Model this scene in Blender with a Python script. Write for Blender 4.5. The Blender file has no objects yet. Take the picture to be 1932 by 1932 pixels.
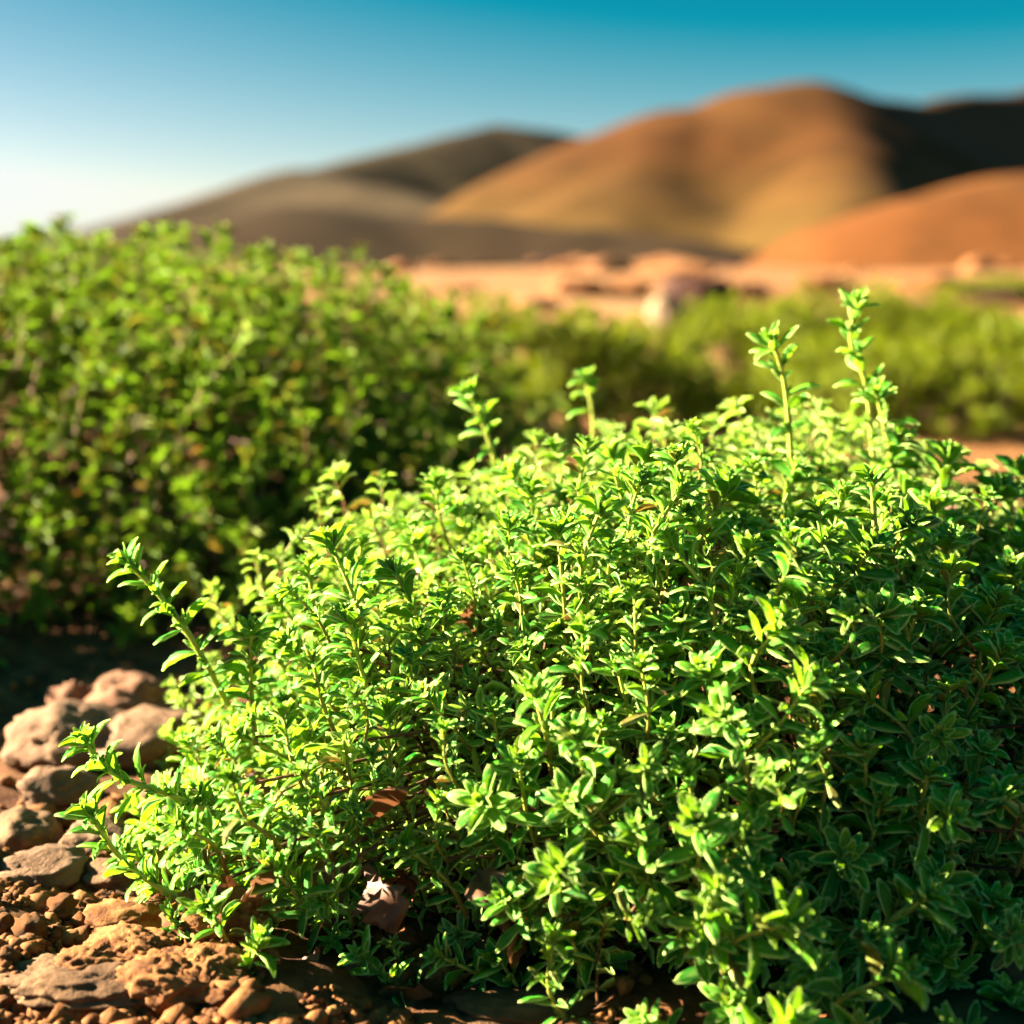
import bpy, math, random
import numpy as np
from mathutils import Vector, Matrix

SC = bpy.context.scene
COL = SC.collection
R = math.radians
rng = np.random.default_rng(11)
random.seed(5)

# ------------------------------------------------------------------ camera
CAM_H = 0.30
PITCH = R(9.85)
TAN = 0.364
cam_d = bpy.data.cameras.new('camera')
cam = bpy.data.objects.new('camera', cam_d)
COL.objects.link(cam)
cam.location = (0, 0, CAM_H)
cam.rotation_euler = (math.pi / 2 - PITCH, 0, 0)
cam_d.sensor_width = 36
cam_d.lens = 18 / TAN
cam_d.clip_start = 0.02
cam_d.clip_end = 12000
cam_d.dof.use_dof = True
cam_d.dof.focus_distance = 0.635
cam_d.dof.aperture_fstop = 5.0
SC.camera = cam

# ------------------------------------------------------------------ light
SUN_EL, SUN_AZ = R(23), R(12)          # azimuth: degrees behind pure left
to_sun = Vector((-math.cos(SUN_EL) * math.cos(SUN_AZ), math.cos(SUN_EL) * math.sin(SUN_AZ), math.sin(SUN_EL)))
sun_d = bpy.data.lights.new('sun', 'SUN')
sun = bpy.data.objects.new('sun', sun_d)
COL.objects.link(sun)
sun_d.energy = 5.0
sun_d.angle = R(0.53)
sun_d.color = (1.0, 0.86, 0.64)
sun.rotation_euler = to_sun.to_track_quat('Z', 'Y').to_euler()

world = bpy.data.worlds.new('World')
SC.world = world
world.use_nodes = True
wn, wl = world.node_tree.nodes, world.node_tree.links
for n in list(wn):
    wn.remove(n)
sky = wn.new('ShaderNodeTexSky')
sky.sky_type = 'NISHITA'
sky.sun_disc = False
sky.sun_elevation = SUN_EL
sky.sun_rotation = math.atan2(to_sun.x, to_sun.y)
sky.air_density = 0.6
sky.dust_density = 0.3
sky.ozone_density = 6.0
bg = wn.new('ShaderNodeBackground')
bg.inputs['Strength'].default_value = 0.10
wo = wn.new('ShaderNodeOutputWorld')
sep = wn.new('ShaderNodeSeparateColor')
com = wn.new('ShaderNodeCombineColor')
wl.new(sky.outputs['Color'], sep.inputs[0])
# contrast curve of the processed photograph, one curve for the whole sky dome: sky value in, display value out
EXPOSURE = 3.5
SKY_CURVE = ((0.95, 2.45, 0.004, 0.95), (1.85, 4.2, 0.26, 0.98), (4.2, 7.2, 0.42, 0.98))
for k in range(3):
    m0 = wn.new('ShaderNodeMapRange'); m0.clamp = True
    for q in range(4):
        m0.inputs[1 + q].default_value = SKY_CURVE[k][q] if q < 2 else SKY_CURVE[k][q] * 10 / 2 ** EXPOSURE
    wl.new(sep.outputs[k], m0.inputs[0]); wl.new(m0.outputs[0], com.inputs[k])
wl.new(com.outputs[0], bg.inputs['Color'])
wl.new(bg.outputs[0], wo.inputs['Surface'])

vs = SC.view_settings
vs.view_transform = 'Standard'
vs.look = 'None'
vs.gamma = 1
vs.exposure = EXPOSURE
SC.render.engine = 'CYCLES'
cy = SC.cycles
cy.max_bounces = 3
cy.diffuse_bounces = 1
cy.glossy_bounces = 1
cy.transmission_bounces = 1
cy.transparent_max_bounces = 4
cy.caustics_reflective = False
cy.caustics_refractive = False
cy.use_adaptive_sampling = True
cy.adaptive_threshold = 0.03
cy.use_denoising = True
try:
    cy.denoiser = 'OPENIMAGEDENOISE'
except Exception:
    pass


# ------------------------------------------------------------------ helpers
def at(px, py, Y):
    """world point on the plane y=Y seen at (px, py) of a 1932 px wide frame; used to lay the place out"""
    nx = (px - 966) / 966 * TAN
    ny = (966 - py) / 966 * TAN
    d = (nx, math.cos(PITCH) + ny * math.sin(PITCH), -math.sin(PITCH) + ny * math.cos(PITCH))
    t = Y / d[1]
    return np.array((d[0] * t, Y, CAM_H + d[2] * t))


def on_ground(px, py, h=0.0):
    nx = (px - 966) / 966 * TAN
    ny = (966 - py) / 966 * TAN
    d = (nx, math.cos(PITCH) + ny * math.sin(PITCH), -math.sin(PITCH) + ny * math.cos(PITCH))
    t = (h - CAM_H) / d[2]
    return np.array((d[0] * t, d[1] * t, h))


def to_px(P):
    P = np.atleast_2d(P)
    dy, dz = P[:, 1], P[:, 2] - CAM_H
    f = dy * math.cos(PITCH) - dz * math.sin(PITCH)
    u = dy * math.sin(PITCH) + dz * math.cos(PITCH)
    return np.stack([966 + P[:, 0] / f / TAN * 966, 966 - u / f / TAN * 966, f], 1)


def _hash(ix, iy, iz, seed):
    h = (ix * 374761393 + iy * 668265263 + iz * 2147483647 + seed * 974634541) & 0xFFFFFFFF
    h = ((h ^ (h >> 13)) * 1274126177) & 0xFFFFFFFF
    h = ((h ^ (h >> 16)) * 2246822519) & 0xFFFFFFFF
    return ((h ^ (h >> 15)) & 0xFFFFFF) / float(0xFFFFFF)


def vnoise(P, seed=0):
    P = np.asarray(P, float)
    i = np.floor(P).astype(np.int64)
    f = P - i
    f = f * f * (3 - 2 * f)
    out = 0
    for dx in (0, 1):
        for dy in (0, 1):
            for dz in (0, 1):
                w = (f[..., 0] if dx else 1 - f[..., 0]) * (f[..., 1] if dy else 1 - f[..., 1]) * (f[..., 2] if dz else 1 - f[..., 2])
                out = out + w * _hash(i[..., 0] + dx, i[..., 1] + dy, i[..., 2] + dz, seed)
    return out * 2 - 1


def fbm(P, seed=0, oct=4, gain=0.5):
    a, s, out = 1.0, 1.0, 0
    for k in range(oct):
        out = out + a * vnoise(np.asarray(P) * s + k * 17.3, seed + k)
        a *= gain
        s *= 2.03
    return out


def norm(v):
    v = np.asarray(v, float)
    return v / (np.linalg.norm(v, axis=-1, keepdims=True) + 1e-12)


def mesh_quads(name, V, F, C=None, mat=None, smooth=True):
    """mesh of quads (or tris) from arrays, with an optional per-vertex colour attribute"""
    V = np.asarray(V, np.float32)
    F = np.asarray(F, np.int32)
    n = F.shape[1]
    me = bpy.data.meshes.new(name)
    me.vertices.add(len(V))
    me.vertices.foreach_set('co', V.ravel())
    me.loops.add(F.size)
    me.loops.foreach_set('vertex_index', F.ravel())
    me.polygons.add(len(F))
    me.polygons.foreach_set('loop_start', np.arange(0, F.size, n, dtype=np.int32))
    if smooth:
        me.polygons.foreach_set('use_smooth', np.ones(len(F), bool))
    if C is not None:
        a = me.attributes.new('leafcol', 'FLOAT_COLOR', 'POINT')
        a.data.foreach_set('color', np.asarray(C, np.float32).ravel())
    me.update(calc_edges=True)
    me.validate()
    if mat is not None:
        me.materials.append(mat)
    return me


def link(name, me, parent=None, loc=(0, 0, 0)):
    o = bpy.data.objects.new(name, me)
    COL.objects.link(o)
    o.location = loc
    if parent is not None:
        o.parent = parent
    return o


def tag(o, label=None, cat=None, group=None, kind=None):
    if label: o['label'] = label
    if cat: o['category'] = cat
    if group: o['group'] = group
    if kind: o['kind'] = kind
    return o


# ------------------------------------------------------------------ materials
def new_mat(name):
    m = bpy.data.materials.new(name)
    m.use_nodes = True
    nt = m.node_tree
    for n in list(nt.nodes):
        nt.nodes.remove(n)
    return m, nt.nodes, nt.links


def mixc(N, L, fac, a, b, blend='MIX'):
    n = N.new('ShaderNodeMix'); n.data_type = 'RGBA'; n.blend_type = blend
    n.clamp_factor = True
    for sock, v in ((n.inputs[0], fac), (n.inputs[6], a), (n.inputs[7], b)):
        if hasattr(v, 'is_linked'):
            L.new(v, sock)
        elif isinstance(v, (int, float)):
            sock.default_value = v
        else:
            sock.default_value = tuple(v) + (1,) if len(v) == 3 else v
    return n.outputs[2]


def math_n(N, L, op, a, b=0.0, c=None, clamp=False):
    n = N.new('ShaderNodeMath'); n.operation = op; n.use_clamp = clamp
    for k, v in enumerate((a, b) if c is None else (a, b, c)):
        if hasattr(v, 'is_linked'):
            L.new(v, n.inputs[k])
        else:
            n.inputs[k].default_value = v
    return n.outputs[0]


def ramp(N, L, fac, stops):
    n = N.new('ShaderNodeValToRGB')
    while len(n.color_ramp.elements) < len(stops):
        n.color_ramp.elements.new(0.5)
    for e, (p, c) in zip(n.color_ramp.elements, stops):
        e.position = p
        e.color = tuple(c) + (1,)
    L.new(fac, n.inputs[0])
    return n.outputs[0]


def noise_n(N, L, vec, scale, detail=4, rough=0.55):
    n = N.new('ShaderNodeTexNoise')
    n.inputs['Scale'].default_value = scale
    n.inputs['Detail'].default_value = detail
    n.inputs['Roughness'].default_value = rough
    if vec is not None:
        L.new(vec, n.inputs['Vector'])
    return n.outputs['Fac']


def leaf_material(name, young, mid, old, margin, trans, stem, wood, dry=0.0, tfac=0.38):
    m, N, L = new_mat(name)
    at_ = N.new('ShaderNodeAttribute'); at_.attribute_name = 'leafcol'
    s = N.new('ShaderNodeSeparateColor'); L.new(at_.outputs['Color'], s.inputs[0])
    edge, rnd, age, stemf = s.outputs[0], s.outputs[1], s.outputs[2], at_.outputs['Alpha']
    oi = N.new('ShaderNodeObjectInfo')
    ornd = oi.outputs['Random']
    tc = N.new('ShaderNodeTexCoord')
    g = N.new('ShaderNodeNewGeometry')
    nz = noise_n(N, L, tc.outputs['Object'], 900, 3)
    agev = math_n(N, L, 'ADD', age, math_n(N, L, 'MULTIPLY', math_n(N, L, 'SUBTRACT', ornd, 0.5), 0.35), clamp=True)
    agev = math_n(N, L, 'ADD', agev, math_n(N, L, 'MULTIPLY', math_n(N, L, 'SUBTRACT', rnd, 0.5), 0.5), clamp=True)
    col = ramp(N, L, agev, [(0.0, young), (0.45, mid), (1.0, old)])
    # a few leaves gone yellow-brown
    dryf = math_n(N, L, 'MULTIPLY', math_n(N, L, 'GREATER_THAN', rnd, 1.0 - dry), math_n(N, L, 'ADD', age, 0.35, clamp=True))
    col = mixc(N, L, dryf, col, (0.20, 0.11, 0.025))
    spot = noise_n(N, L, tc.outputs['Object'], 70, 2)
    wear = N.new('ShaderNodeMapRange'); wear.inputs[1].default_value = 0.66; wear.inputs[2].default_value = 0.80
    L.new(spot, wear.inputs[0])
    col = mixc(N, L, math_n(N, L, 'MULTIPLY', wear.outputs[0], 0.55), col, (0.11, 0.12, 0.025))
    col = mixc(N, L, math_n(N, L, 'MULTIPLY', nz, 0.5), col, mixc(N, L, 1.0, col, (0.55, 0.62, 0.5), 'MULTIPLY'))
    e2 = math_n(N, L, 'POWER', edge, 1.2)
    col = mixc(N, L, math_n(N, L, 'MULTIPLY', e2, 1.0), col, margin)
    scol = mixc(N, L, age, stem, wood)
    col = mixc(N, L, stemf, col, scol)
    b = N.new('ShaderNodeBsdfPrincipled')
    L.new(col, b.inputs['Base Color'])
    b.inputs['Roughness'].default_value = 0.55
    b.inputs['Specular IOR Level'].default_value = 0.14
    bp = N.new('ShaderNodeBump'); bp.inputs['Strength'].default_value = 0.35; bp.inputs['Distance'].default_value = 0.0004
    L.new(nz, bp.inputs['Height']); L.new(bp.outputs[0], b.inputs['Normal'])
    t = N.new('ShaderNodeBsdfTranslucent')
    tcol = mixc(N, L, 0.6, col, trans)
    tcol = mixc(N, L, dryf, tcol, (0.18, 0.085, 0.015))
    L.new(tcol, t.inputs['Color'])
    ms = N.new('ShaderNodeMixShader')
    L.new(math_n(N, L, 'MULTIPLY', math_n(N, L, 'SUBTRACT', 1.0, stemf), tfac), ms.inputs[0])
    L.new(b.outputs[0], ms.inputs[1]); L.new(t.outputs[0], ms.inputs[2])
    o = N.new('ShaderNodeOutputMaterial'); L.new(ms.outputs[0], o.inputs[0])
    return m


M_THYME = leaf_material('thyme_leaf', (0.095, 0.34, 0.006), (0.015, 0.22, 0.010), (0.001, 0.072, 0.008), (0.52, 0.66, 0.18),
                        (0.32, 0.54, 0.002), (0.36, 0.40, 0.06), (0.10, 0.045, 0.016), dry=0.08)
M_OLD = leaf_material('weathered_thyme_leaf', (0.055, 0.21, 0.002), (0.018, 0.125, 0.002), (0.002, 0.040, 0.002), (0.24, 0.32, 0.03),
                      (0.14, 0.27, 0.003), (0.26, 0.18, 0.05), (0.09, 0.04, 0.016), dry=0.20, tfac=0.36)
M_FAR = leaf_material('sunlit_bush_leaf', (0.145, 0.19, 0.002), (0.09, 0.13, 0.0015), (0.02, 0.04, 0.0015), (0.15, 0.19, 0.005),
                      (0.22, 0.27, 0.003), (0.2, 0.16, 0.04), (0.07, 0.035, 0.016), dry=0.05)


def wood_material(name, stops):
    m, N, L = new_mat(name)
    tc = N.new('ShaderNodeTexCoord')
    nz = noise_n(N, L, tc.outputs['Object'], 260, 5)
    col = ramp(N, L, nz, stops)
    b = N.new('ShaderNodeBsdfPrincipled'); L.new(col, b.inputs['Base Color']); b.inputs['Roughness'].default_value = 0.8
    bp = N.new('ShaderNodeBump'); bp.inputs['Distance'].default_value = 0.001; L.new(nz, bp.inputs['Height']); L.new(bp.outputs[0], b.inputs['Normal'])
    o = N.new('ShaderNodeOutputMaterial'); L.new(b.outputs[0], o.inputs[0])
    return m


EARTH = 0.60


def earth(c):
    return tuple(v * EARTH for v in c)


def stone_material(name, dark, mid, light, scale=60.0, bump=0.002):
    dark, mid, light = earth(dark), earth(mid), earth(light)
    m, N, L = new_mat(name)
    tc = N.new('ShaderNodeTexCoord')
    oi = N.new('ShaderNodeObjectInfo')
    va = N.new('ShaderNodeVectorMath'); va.operation = 'ADD'
    L.new(tc.outputs['Object'], va.inputs[0]); 
    cx = N.new('ShaderNodeCombineXYZ')
    L.new(math_n(N, L, 'MULTIPLY', oi.outputs['Random'], 37.0), cx.inputs[0])
    L.new(cx.outputs[0], va.inputs[1])
    n1 = noise_n(N, L, va.outputs[0], scale, 6, 0.62)
    n2 = noise_n(N, L, va.outputs[0], scale * 7, 5, 0.65)
    col = ramp(N, L, n1, [(0.28, dark), (0.5, mid), (0.72, light)])
    col = mixc(N, L, math_n(N, L, 'MULTIPLY', n2, 0.55), col, mixc(N, L, 1.0, col, (0.5, 0.42, 0.38), 'MULTIPLY'))
    col = mixc(N, L, math_n(N, L, 'MULTIPLY', oi.outputs['Random'], 0.5), col, mixc(N, L, 1.0, col, (0.78, 0.66, 0.55), 'MULTIPLY'))
    b = N.new('ShaderNodeBsdfPrincipled'); L.new(col, b.inputs['Base Color']); b.inputs['Roughness'].default_value = 0.9
    b.inputs['Specular IOR Level'].default_value = 0.2
    bp = N.new('ShaderNodeBump'); bp.inputs['Strength'].default_value = 0.8; bp.inputs['Distance'].default_value = bump
    hs = math_n(N, L, 'ADD', n1, math_n(N, L, 'MULTIPLY', n2, 0.6))
    L.new(hs, bp.inputs['Height']); L.new(bp.outputs[0], b.inputs['Normal'])
    o = N.new('ShaderNodeOutputMaterial'); L.new(b.outputs[0], o.inputs[0])
    return m


M_WOOD = wood_material('woody_stem', [(0.25, (0.035, 0.013, 0.005)), (0.55, (0.11, 0.045, 0.017)), (0.8, (0.20, 0.10, 0.042))])
M_STALK = wood_material('golden_dry_stalk', [(0.25, (0.10, 0.045, 0.012)), (0.55, (0.22, 0.115, 0.035)), (0.8, (0.30, 0.18, 0.07))])
M_CLOD = stone_material('earth_clod', (0.12, 0.040, 0.010), (0.32, 0.130, 0.032), (0.52, 0.26, 0.078), 70, 0.0015)
M_ROCK = stone_material('tan_rock', (0.15, 0.08, 0.04), (0.26, 0.15, 0.08), (0.36, 0.225, 0.125), 30, 0.004)
M_GREY = stone_material('grey_brown_slab', (0.10, 0.050, 0.020), (0.21, 0.115, 0.05), (0.40, 0.24, 0.11), 40, 0.002)
M_RED = stone_material('reddish_rock', (0.16, 0.066, 0.03), (0.26, 0.12, 0.06), (0.34, 0.18, 0.095), 24, 0.004)
M_BOULDER = stone_material('orange_boulder', (0.22, 0.08, 0.02), (0.40, 0.17, 0.055), (0.52, 0.28, 0.13), 2.2, 0.02)
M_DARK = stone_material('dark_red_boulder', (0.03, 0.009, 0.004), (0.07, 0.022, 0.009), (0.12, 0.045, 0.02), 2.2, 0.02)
M_PALE = stone_material('pale_boulder', (0.30, 0.21, 0.12), (0.42, 0.31, 0.18), (0.5, 0.38, 0.24), 2.2, 0.02)


def ground_material():
    m, N, L = new_mat('red_soil')
    tc = N.new('ShaderNodeTexCoord')
    g = N.new('ShaderNodeNewGeometry')
    pos = g.outputs['Position']
    n1 = noise_n(N, L, pos, 42, 6, 0.65)
    n2 = noise_n(N, L, pos, 320, 5, 0.7)
    n3 = noise_n(N, L, pos, 1.1, 4)
    n4 = noise_n(N, L, pos, 0.16, 5, 0.6)
    col = ramp(N, L, n1, [(p_, earth(c_)) for p_, c_ in [(0.3, (0.06, 0.02, 0.006)), (0.5, (0.17, 0.068, 0.02)), (0.75, (0.32, 0.155, 0.05))]])
    col = mixc(N, L, math_n(N, L, 'MULTIPLY', n2, 0.6), col, mixc(N, L, 1.0, col, (0.55, 0.48, 0.42), 'MULTIPLY'))
    # the plain farther off: pale orange earth with paler and redder patches
    far = ramp(N, L, n4, [(p_, earth(c_)) for p_, c_ in [(0.34, (0.20, 0.062, 0.010)), (0.5, (0.31, 0.13, 0.032)), (0.66, (0.42, 0.23, 0.09))]])
    far = mixc(N, L, math_n(N, L, 'MULTIPLY', n3, 0.22), far, (0.17, 0.10, 0.05))
    sx = N.new('ShaderNodeSeparateXYZ'); L.new(pos, sx.inputs[0])
    fd = N.new('ShaderNodeMapRange'); fd.inputs[1].default_value = 1.2; fd.inputs[2].default_value = 2.4
    L.new(sx.outputs[1], fd.inputs[0])
    col = mixc(N, L, fd.outputs[0], col, far)
    b = N.new('ShaderNodeBsdfPrincipled'); L.new(col, b.inputs['Base Color']); b.inputs['Roughness'].default_value = 0.92
    b.inputs['Specular IOR Level'].default_value = 0.15
    bp = N.new('ShaderNodeBump'); bp.inputs['Strength'].default_value = 0.9; bp.inputs['Distance'].default_value = 0.003
    L.new(math_n(N, L, 'ADD', n1, math_n(N, L, 'MULTIPLY', n2, 0.5)), bp.inputs['Height']); L.new(bp.outputs[0], b.inputs['Normal'])
    o = N.new('ShaderNodeOutputMaterial'); L.new(b.outputs[0], o.inputs[0])
    return m


def hill_material(name, stops, scale, patch=None, patch_amt=0.5, band=None):
    m, N, L = new_mat(name)
    g = N.new('ShaderNodeNewGeometry')
    n1 = noise_n(N, L, g.outputs['Position'], scale, 6, 0.6)
    n2 = noise_n(N, L, g.outputs['Position'], scale * 5, 5, 0.65)
    col = ramp(N, L, n1, [(p_, earth(c_)) for p_, c_ in stops])
    if patch:
        patch = earth(patch)
        # scrub growing on the lower slopes
        sx = N.new('ShaderNodeSeparateXYZ'); L.new(g.outputs['Position'], sx.inputs[0])
        mr = N.new('ShaderNodeMapRange'); mr.inputs[1].default_value = band[1]; mr.inputs[2].default_value = band[0]
        L.new(math_n(N, L, 'ADD', sx.outputs[2], math_n(N, L, 'MULTIPLY', math_n(N, L, 'SUBTRACT', n1, 0.5), band[2])), mr.inputs[0])
        col = mixc(N, L, math_n(N, L, 'MULTIPLY', mr.outputs[0], patch_amt), col, patch)
    mr2 = N.new('ShaderNodeMapRange'); mr2.inputs[1].default_value = 0.46; mr2.inputs[2].default_value = 0.64
    L.new(n2, mr2.inputs[0])
    col = mixc(N, L, math_n(N, L, 'MULTIPLY', mr2.outputs[0], 0.6), col, mixc(N, L, 1.0, col, (0.42, 0.5, 0.45), 'MULTIPLY'))
    b = N.new('ShaderNodeBsdfPrincipled'); L.new(col, b.inputs['Base Color']); b.inputs['Roughness'].default_value = 0.95
    b.inputs['Specular IOR Level'].default_value = 0.05
    o = N.new('ShaderNodeOutputMaterial'); L.new(b.outputs[0], o.inputs[0])
    return m


def deadleaf_material():
    m, N, L = new_mat('dry_leaf')
    at_ = N.new('ShaderNodeAttribute'); at_.attribute_name = 'leafcol'
    s = N.new('ShaderNodeSeparateColor'); L.new(at_.outputs['Color'], s.inputs[0])
    oi = N.new('ShaderNodeObjectInfo')
    tc = N.new('ShaderNodeTexCoord')
    nz = noise_n(N, L, tc.outputs['Object'], 160, 5)
    c = ramp(N, L, oi.outputs['Random'], [(0.0, (0.12, 0.038, 0.012)), (0.5, (0.18, 0.07, 0.025)), (1.0, (0.24, 0.115, 0.05))])
    c = mixc(N, L, math_n(N, L, 'MULTIPLY', nz, 0.7), c, mixc(N, L, 1.0, c, (0.45, 0.35, 0.3), 'MULTIPLY'))
    b = N.new('ShaderNodeBsdfPrincipled'); L.new(c, b.inputs['Base Color']); b.inputs['Roughness'].default_value = 0.6
    t = N.new('ShaderNodeBsdfTranslucent'); L.new(c, t.inputs['Color'])
    ms = N.new('ShaderNodeMixShader'); ms.inputs[0].default_value = 0.3
    L.new(b.outputs[0], ms.inputs[1]); L.new(t.outputs[0], ms.inputs[2])
    o = N.new('ShaderNodeOutputMaterial'); L.new(ms.outputs[0], o.inputs[0])
    return m


M_SOIL = ground_material()
M_DEAD = deadleaf_material()


# ------------------------------------------------------------------ ground
def ground_z(x, y):
    x = np.asarray(x, float); y = np.asarray(y, float)
    P = np.stack([x, y, np.zeros_like(x)], -1)
    d = np.hypot(x, y)
    near = np.clip((2.6 - d) / 1.6, 0, 1)
    z = near * (0.006 * fbm(P * 38, 3, 3) + 0.010 * fbm(P * 9, 5, 2))
    z = z + 0.03 * np.clip((d - 1.5) / 4, 0, 1) * fbm(P * 0.7, 7, 3)
    # low stony bank across the plain, then flat country
    bank = np.exp(-((y - 13 - 0.06 * x) / 4.0) ** 2)
    z = z + bank * (0.06 + 0.10 * fbm(P * 0.5, 9, 3)) * np.clip((d - 4) / 4, 0, 1)
    z = z + np.clip((d - 25) / 60, 0, 1) * 0.25 * fbm(P * 0.03, 13, 3)
    # uneven rises before the foot of the hills
    z = z + np.clip((d - 45) / 50, 0, 1) * np.clip((280 - d) / 90, 0, 1) * 2.2 * np.clip(fbm(P * 0.018, 15, 4) - 0.05, 0, 2)
    return z


def graded(a, b, step, far_hi, far_lo, n_hi, n_lo):
    mid = np.arange(a, b + 1e-9, step)
    hi = b + np.cumsum(step * (1 + 0) * np.exp(np.linspace(0.05, math.log((far_hi - b) / step / n_hi * 6 + 1), n_hi)))
    hi = b + (hi - b) * (far_hi - b) / (hi[-1] - b)
    lo = a - np.cumsum(step * np.exp(np.linspace(0.05, math.log((a - far_lo) / step / n_lo * 6 + 1), n_lo)))
    lo = a - (a - lo) * (a - far_lo) / (a - lo[-1])
    return np.concatenate([lo[::-1], mid, hi])


gx = graded(-0.75, 0.75, 0.006, 6000, -6000, 75, 75)
gy = graded(0.38, 1.6, 0.006, 6000, -300, 110, 30)
GX, GY = np.meshgrid(gx, gy)
GZ = ground_z(GX, GY)
nyg, nxg = GX.shape
idx = np.arange(nxg * nyg).reshape(nyg, nxg)
gF = np.stack([idx[:-1, :-1], idx[:-1, 1:], idx[1:, 1:], idx[1:, :-1]], -1).reshape(-1, 4)
ground = link('ground', mesh_quads('ground', np.stack([GX, GY, GZ], -1).reshape(-1, 3), gF, None, M_SOIL))
tag(ground, 'reddish brown stony soil stretching to the hills', kind='structure')


# ------------------------------------------------------------------ hills
def seg_dist(X, Y, a, b):
    ax, ay, az = a; bx, by, bz = b
    vx, vy = bx - ax, by - ay
    t = np.clip(((X - ax) * vx + (Y - ay) * vy) / (vx * vx + vy * vy + 1e-9), 0, 1)
    return np.hypot(X - ax - t * vx, Y - ay - t * vy), az + (bz - az) * t, t


def ridge_field(X, Y, ridges, k):
    """smooth maximum of ridges: each a polyline of (x, y, crest height) with a side slope"""
    acc = np.zeros_like(X)
    for pts, slope, rnd_ in ridges:
        best = None
        for a, b in zip(pts[:-1], pts[1:]):
            d, h, t = seg_dist(X, Y, a, b)
            v = h - slope * (np.sqrt(d * d + rnd_ * rnd_) - rnd_)
            best = v if best is None else np.maximum(best, v)
        acc = acc + np.exp(np.clip(best / k, -60, 60))
    return k * np.log(acc + 1.0)


def hill(name, x0, x1, y0, y1, n, ridges, k, mat, seed, label, rough=1.0):
    X, Y = np.meshgrid(np.linspace(x0, x1, n), np.linspace(y0, y1, n))
    Z = ridge_field(X, Y, ridges, k)
    P = np.stack([X, Y, X * 0], -1)
    sc = (y1 - y0)
    Z = Z + rough * np.clip(Z / 20, 0, 1) * (2.2 * fbm(P / sc * 9, seed, 4))
    ex = np.minimum(np.minimum(X - x0, x1 - X) / (x1 - x0), np.minimum(Y - y0, y1 - Y) / (y1 - y0))
    Z = Z * np.clip(ex / 0.04, 0, 1) - 1.5
    ii = np.arange(n * n).reshape(n, n)
    F = np.stack([ii[:-1, :-1], ii[:-1, 1:], ii[1:, 1:], ii[1:, :-1]], -1).reshape(-1, 4)
    o = link(name, mesh_quads(name, np.stack([X, Y, Z], -1).reshape(-1, 3), F, None, mat))
    return tag(o, label, kind='structure')


def crest(pts):
    return [tuple(at(px, py, Y)) for px, py, Y in pts]


M_HILL_FAR = hill_material('far_hill_scrub', [(0.3, (0.040, 0.027, 0.014)), (0.5, (0.062, 0.041, 0.020)), (0.7, (0.085, 0.058, 0.028))], 0.006)
M_HILL_BIG = hill_material('ochre_hill', [(0.3, (0.072, 0.026, 0.006)), (0.5, (0.095, 0.036, 0.0085)), (0.7, (0.12, 0.055, 0.015))], 0.008,
                           patch=(0.105, 0.062, 0.013), patch_amt=0.8, band=(6, 40, 30))
M_HILL_LOW = hill_material('brown_shade_hill', [(0.3, (0.028, 0.015, 0.006)), (0.5, (0.042, 0.023, 0.009)), (0.7, (0.052, 0.032, 0.011))], 0.012)  # dark brown stands in for the cast shadow over the low hill
M_HILL_RIGHT = hill_material('orange_slope', [(0.3, (0.12, 0.04, 0.009)), (0.5, (0.15, 0.053, 0.013)), (0.7, (0.17, 0.07, 0.021))], 0.015)

hill('hill', -900, 1000, 560, 1800, 190, [
    (crest([(-300, 505, 700), (100, 455, 760), (330, 385, 860), (560, 318, 980), (760, 272, 1120), (940, 235, 1240), (1040, 245, 1320), (1250, 285, 1400), (1500, 330, 1400)]), 0.44, 16),
    (crest([(560, 318, 980), (700, 345, 860), (860, 400, 760)]), 0.30, 12),
], 4.0, M_HILL_FAR, 21, 'distant grey brown hill with a rounded summit left of the ochre hill', 1.0)

hill('hill', -160, 760, 300, 1300, 240, [
    (crest([(1120, 290, 540), (1180, 247, 550), (1300, 205, 560), (1440, 164, 570), (1500, 161, 575), (1545, 168, 600)]), 0.56, 24),
    (crest([(1545, 170, 600), (1640, 184, 680), (1740, 184, 780), (1850, 174, 920), (1990, 152, 1080)]), 0.66, 8),
    (crest([(1520, 166, 585), (1590, 240, 500), (1610, 330, 430), (1570, 420, 370)]), 0.66, 16),
    (crest([(1260, 225, 552), (1190, 330, 480), (1150, 420, 420)]), 0.42, 14),
], 3.0, M_HILL_BIG, 31, 'tall ochre hill with a lit left flank and a black shaded right flank', 1.3)

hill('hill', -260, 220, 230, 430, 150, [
    (crest([(150, 470, 330), (330, 415, 330), (560, 375, 335), (720, 388, 340), (900, 400, 335), (1080, 418, 325), (1250, 434, 315), (1520, 492, 300)]), 0.32, 16),  # right end drawn out to carry the dark shadow band
], 2.0, M_HILL_LOW, 41, 'low brown hill, colour darkened for cast shadow, in front of the distant grey hill', 0.3)

hill('hill', 30, 330, 110, 330, 140, [
    (crest([(1670, 472, 200), (1710, 425, 205), (1760, 376, 210), (1840, 336, 215), (1940, 308, 220), (2150, 270, 230), (2500, 240, 240)]), 0.42, 14),
], 1.5, M_HILL_RIGHT, 51, 'bright orange earth slope rising at the right edge before the ochre hill', 0.3)


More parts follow.
